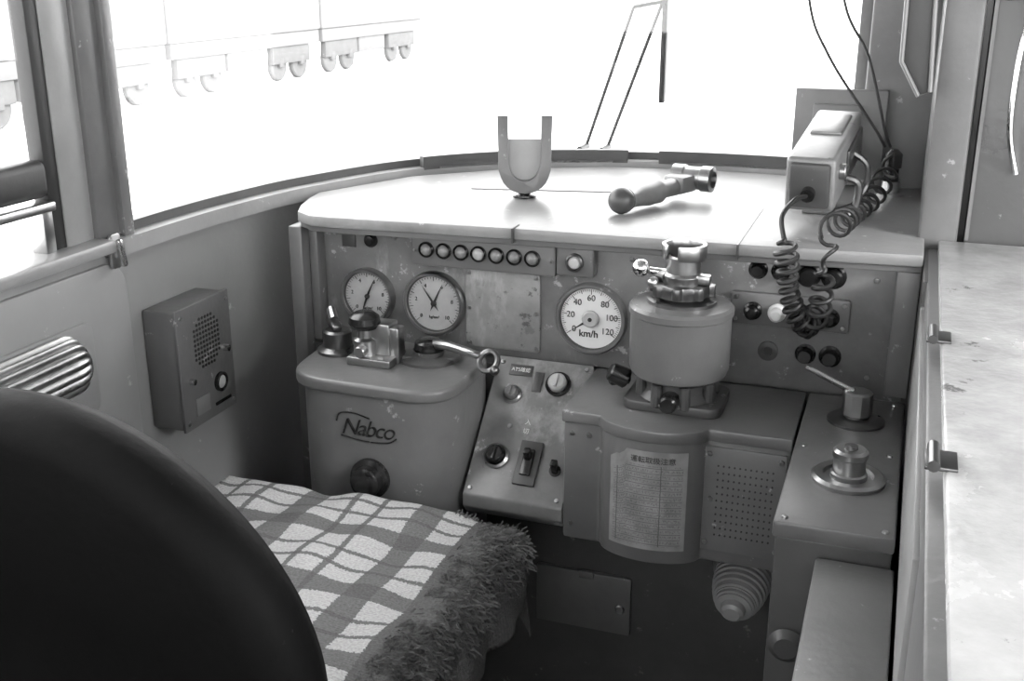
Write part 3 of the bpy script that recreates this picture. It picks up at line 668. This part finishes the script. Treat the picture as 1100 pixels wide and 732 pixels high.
m=M();m.tube([(-.008,2.02,1.9),(.020,2.02,1.352),(.002,2.02,1.345),(-.030,2.02,1.40),(-.040,2.02,1.9)],.004,8);O(m,'visor_edge',ALU,vs_)

# ================================================================ seat and blanket
se=T('driver_seat',(-.83,1.25,0),'black vinyl driver seat with rounded backrest','seat')
m=M();m.b2(-1.09,-.585,1.0,1.595,.47,.635,.045,5);O(m,'seat_cushion',CLOTH,se)
m=M();m.b2(-1.07,-.62,1.03,1.56,.40,.475,.02,3);m.cyl((-.84,1.3,.02),(-.84,1.3,.41),.07,.06,28,.004);m.cyl((-.84,1.3,0),(-.84,1.3,.02),.2,.19,36,.004);O(m,'seat_base',DGREY,se)
BC=-.905;base=[];n=84
for i in range(n):
    a=2*math.pi*i/n;c=math.cos(a);s=math.sin(a);hw=.375 if c>0 else .325
    if s>0: base.append((BC+hw*math.copysign(abs(c)**1.0,c),.805+.305*abs(s)**1.03))
    else: base.append((BC+hw*math.copysign(abs(c)**.5,c),.805-.22*abs(s)**.6))
m=M();cx,cz=BC,.83;vs=[];fs=[]
prof=[(.0,-.055),(.5,-.054),(.85,-.050),(.96,-.040),(1.0,-.015),(1.0,.010),(.97,.032),(.88,.042),(.5,.030),(0,.026)]
for k,(sc_,yo) in enumerate(prof):
    for (x,z) in base:
        xx=cx+(x-cx)*max(sc_,.001);zz=cz+(z-cz)*max(sc_,.001)
        vs.append((xx,.925+yo-.18*(xx-cx)**2-.08*(zz-.6),zz))
for k in range(len(prof)-1):
    for i in range(n): fs.append((k*n+i,k*n+(i+1)%n,(k+1)*n+(i+1)%n,(k+1)*n+i))
m.add(vs,fs);bk_=O(m,'backrest',SEATB,se,smooth=60)
m=M();m.b2(-.93,-.76,.93,1.02,.42,.72,.01);O(m,'backrest_bracket',DGREY,se)

bl=T('plaid_blanket',(-.83,1.3,.65),'plaid wool blanket with shaggy fringe over seat cushion','blanket')
AX=.515;RR=.04
def blf(u,v):
    a=-.02+u*.70;b=v*.74
    if a<AX: x=-1.105+a;dz=0
    elif a<AX+RR*1.57:
        t=(a-AX)/RR;x=-1.105+AX+RR*math.sin(t);dz=-RR*(1-math.cos(t))
    else: x=-1.105+AX+RR;dz=-RR-(a-AX-RR*1.57)
    y0=.93
    if b<.65: y=y0+b;dy=0
    elif b<.65+.035*1.57:
        t=(b-.65)/.035;y=y0+.65+.035*math.sin(t);dy=-.035*(1-math.cos(t))
    else: y=y0+.685;dy=-.035-(b-.65-.055)
    w=.005*math.sin(a*19+b*7)*math.sin(b*15+1)+.0035*math.sin(a*41-b*23)+.002*math.sin(a*60+b*37)
    if dz<-.02: x+=.012*math.sin(b*34+a*10)+.006*math.sin(b*71)
    crown=.008*math.sin(math.pi*min(1,max(0,a/AX)))
    return (x,y,.648+dz+dy+w+crown)
m=M();m.grid(blf,100,100,uvfn=lambda u,v:(-.02+u*.70,v*.74));clo=O(m,'blanket_cloth',PLAID,bl,smooth=80)
sm=clo.modifiers.new('thick','SOLIDIFY');sm.thickness=.008;sm.offset=1
m=M()
def strand(p,d,L,r=.0012):
    p=Vector(p);pts=[p];d=Vector(d).normalized();d0=d.copy()
    for k in range(5):
        d=(d*.8+d0*.3+Vector((random.uniform(-.6,.6),random.uniform(-.6,.6),-.12+random.uniform(-.45,.45)))).normalized()
        p=p+d*(L/5);pts.append(p)
    m.tube(pts,r,3)
for i in range(9500):
    v=random.uniform(.03,.94);a=AX-.032+abs(random.gauss(0,1))*.045;a=min(a,.60);u=(a+.02)/.70
    p=Vector(blf(u,v))+Vector((0,0,.005));c_=math.sin(v*95)*.5
    strand(p,(.8,c_+random.uniform(-.5,.5),random.uniform(-.7,.3)),random.uniform(.012,.030))
for i in range(700):
    u=random.uniform(.64,.86);v=random.uniform(.88,.95);p=Vector(blf(u,v))+Vector((0,0,.004));strand(p,(random.uniform(-.2,.7),.6,random.uniform(-.3,.3)),random.uniform(.010,.018))
O(m,'blanket_fringe',WOOL,bl,kind='stuff')

# ================================================================ light and camera
w=bpy.data.worlds.new('World');SC.world=w;w.use_nodes=True
bg=w.node_tree.nodes['Background'];bg.inputs[0].default_value=(1,1,1,1);bg.inputs[1].default_value=7.5
sd=bpy.data.lights.new('sun','SUN');sd.energy=5;sd.angle=math.radians(14)
so=bpy.data.objects.new('sun',sd);bpy.context.collection.objects.link(so);so.location=(6,-2,5)
so.rotation_euler=Vector((-.80,.42,-.50)).to_track_quat('-Z','Y').to_euler()
f=1200;th=math.radians(18.5);ya=math.radians(19.6)
cam=bpy.data.cameras.new('Camera');cam.sensor_width=36;cam.lens=36*f/1100;cam.clip_start=.02;cam.clip_end=500
co=bpy.data.objects.new('Camera',cam);co.location=(0,0,1.55)
co.rotation_euler=(math.radians(90)-th,0,ya);bpy.context.collection.objects.link(co);SC.camera=co
for o in bpy.data.objects:
    if '_o' in o: del o['_o']
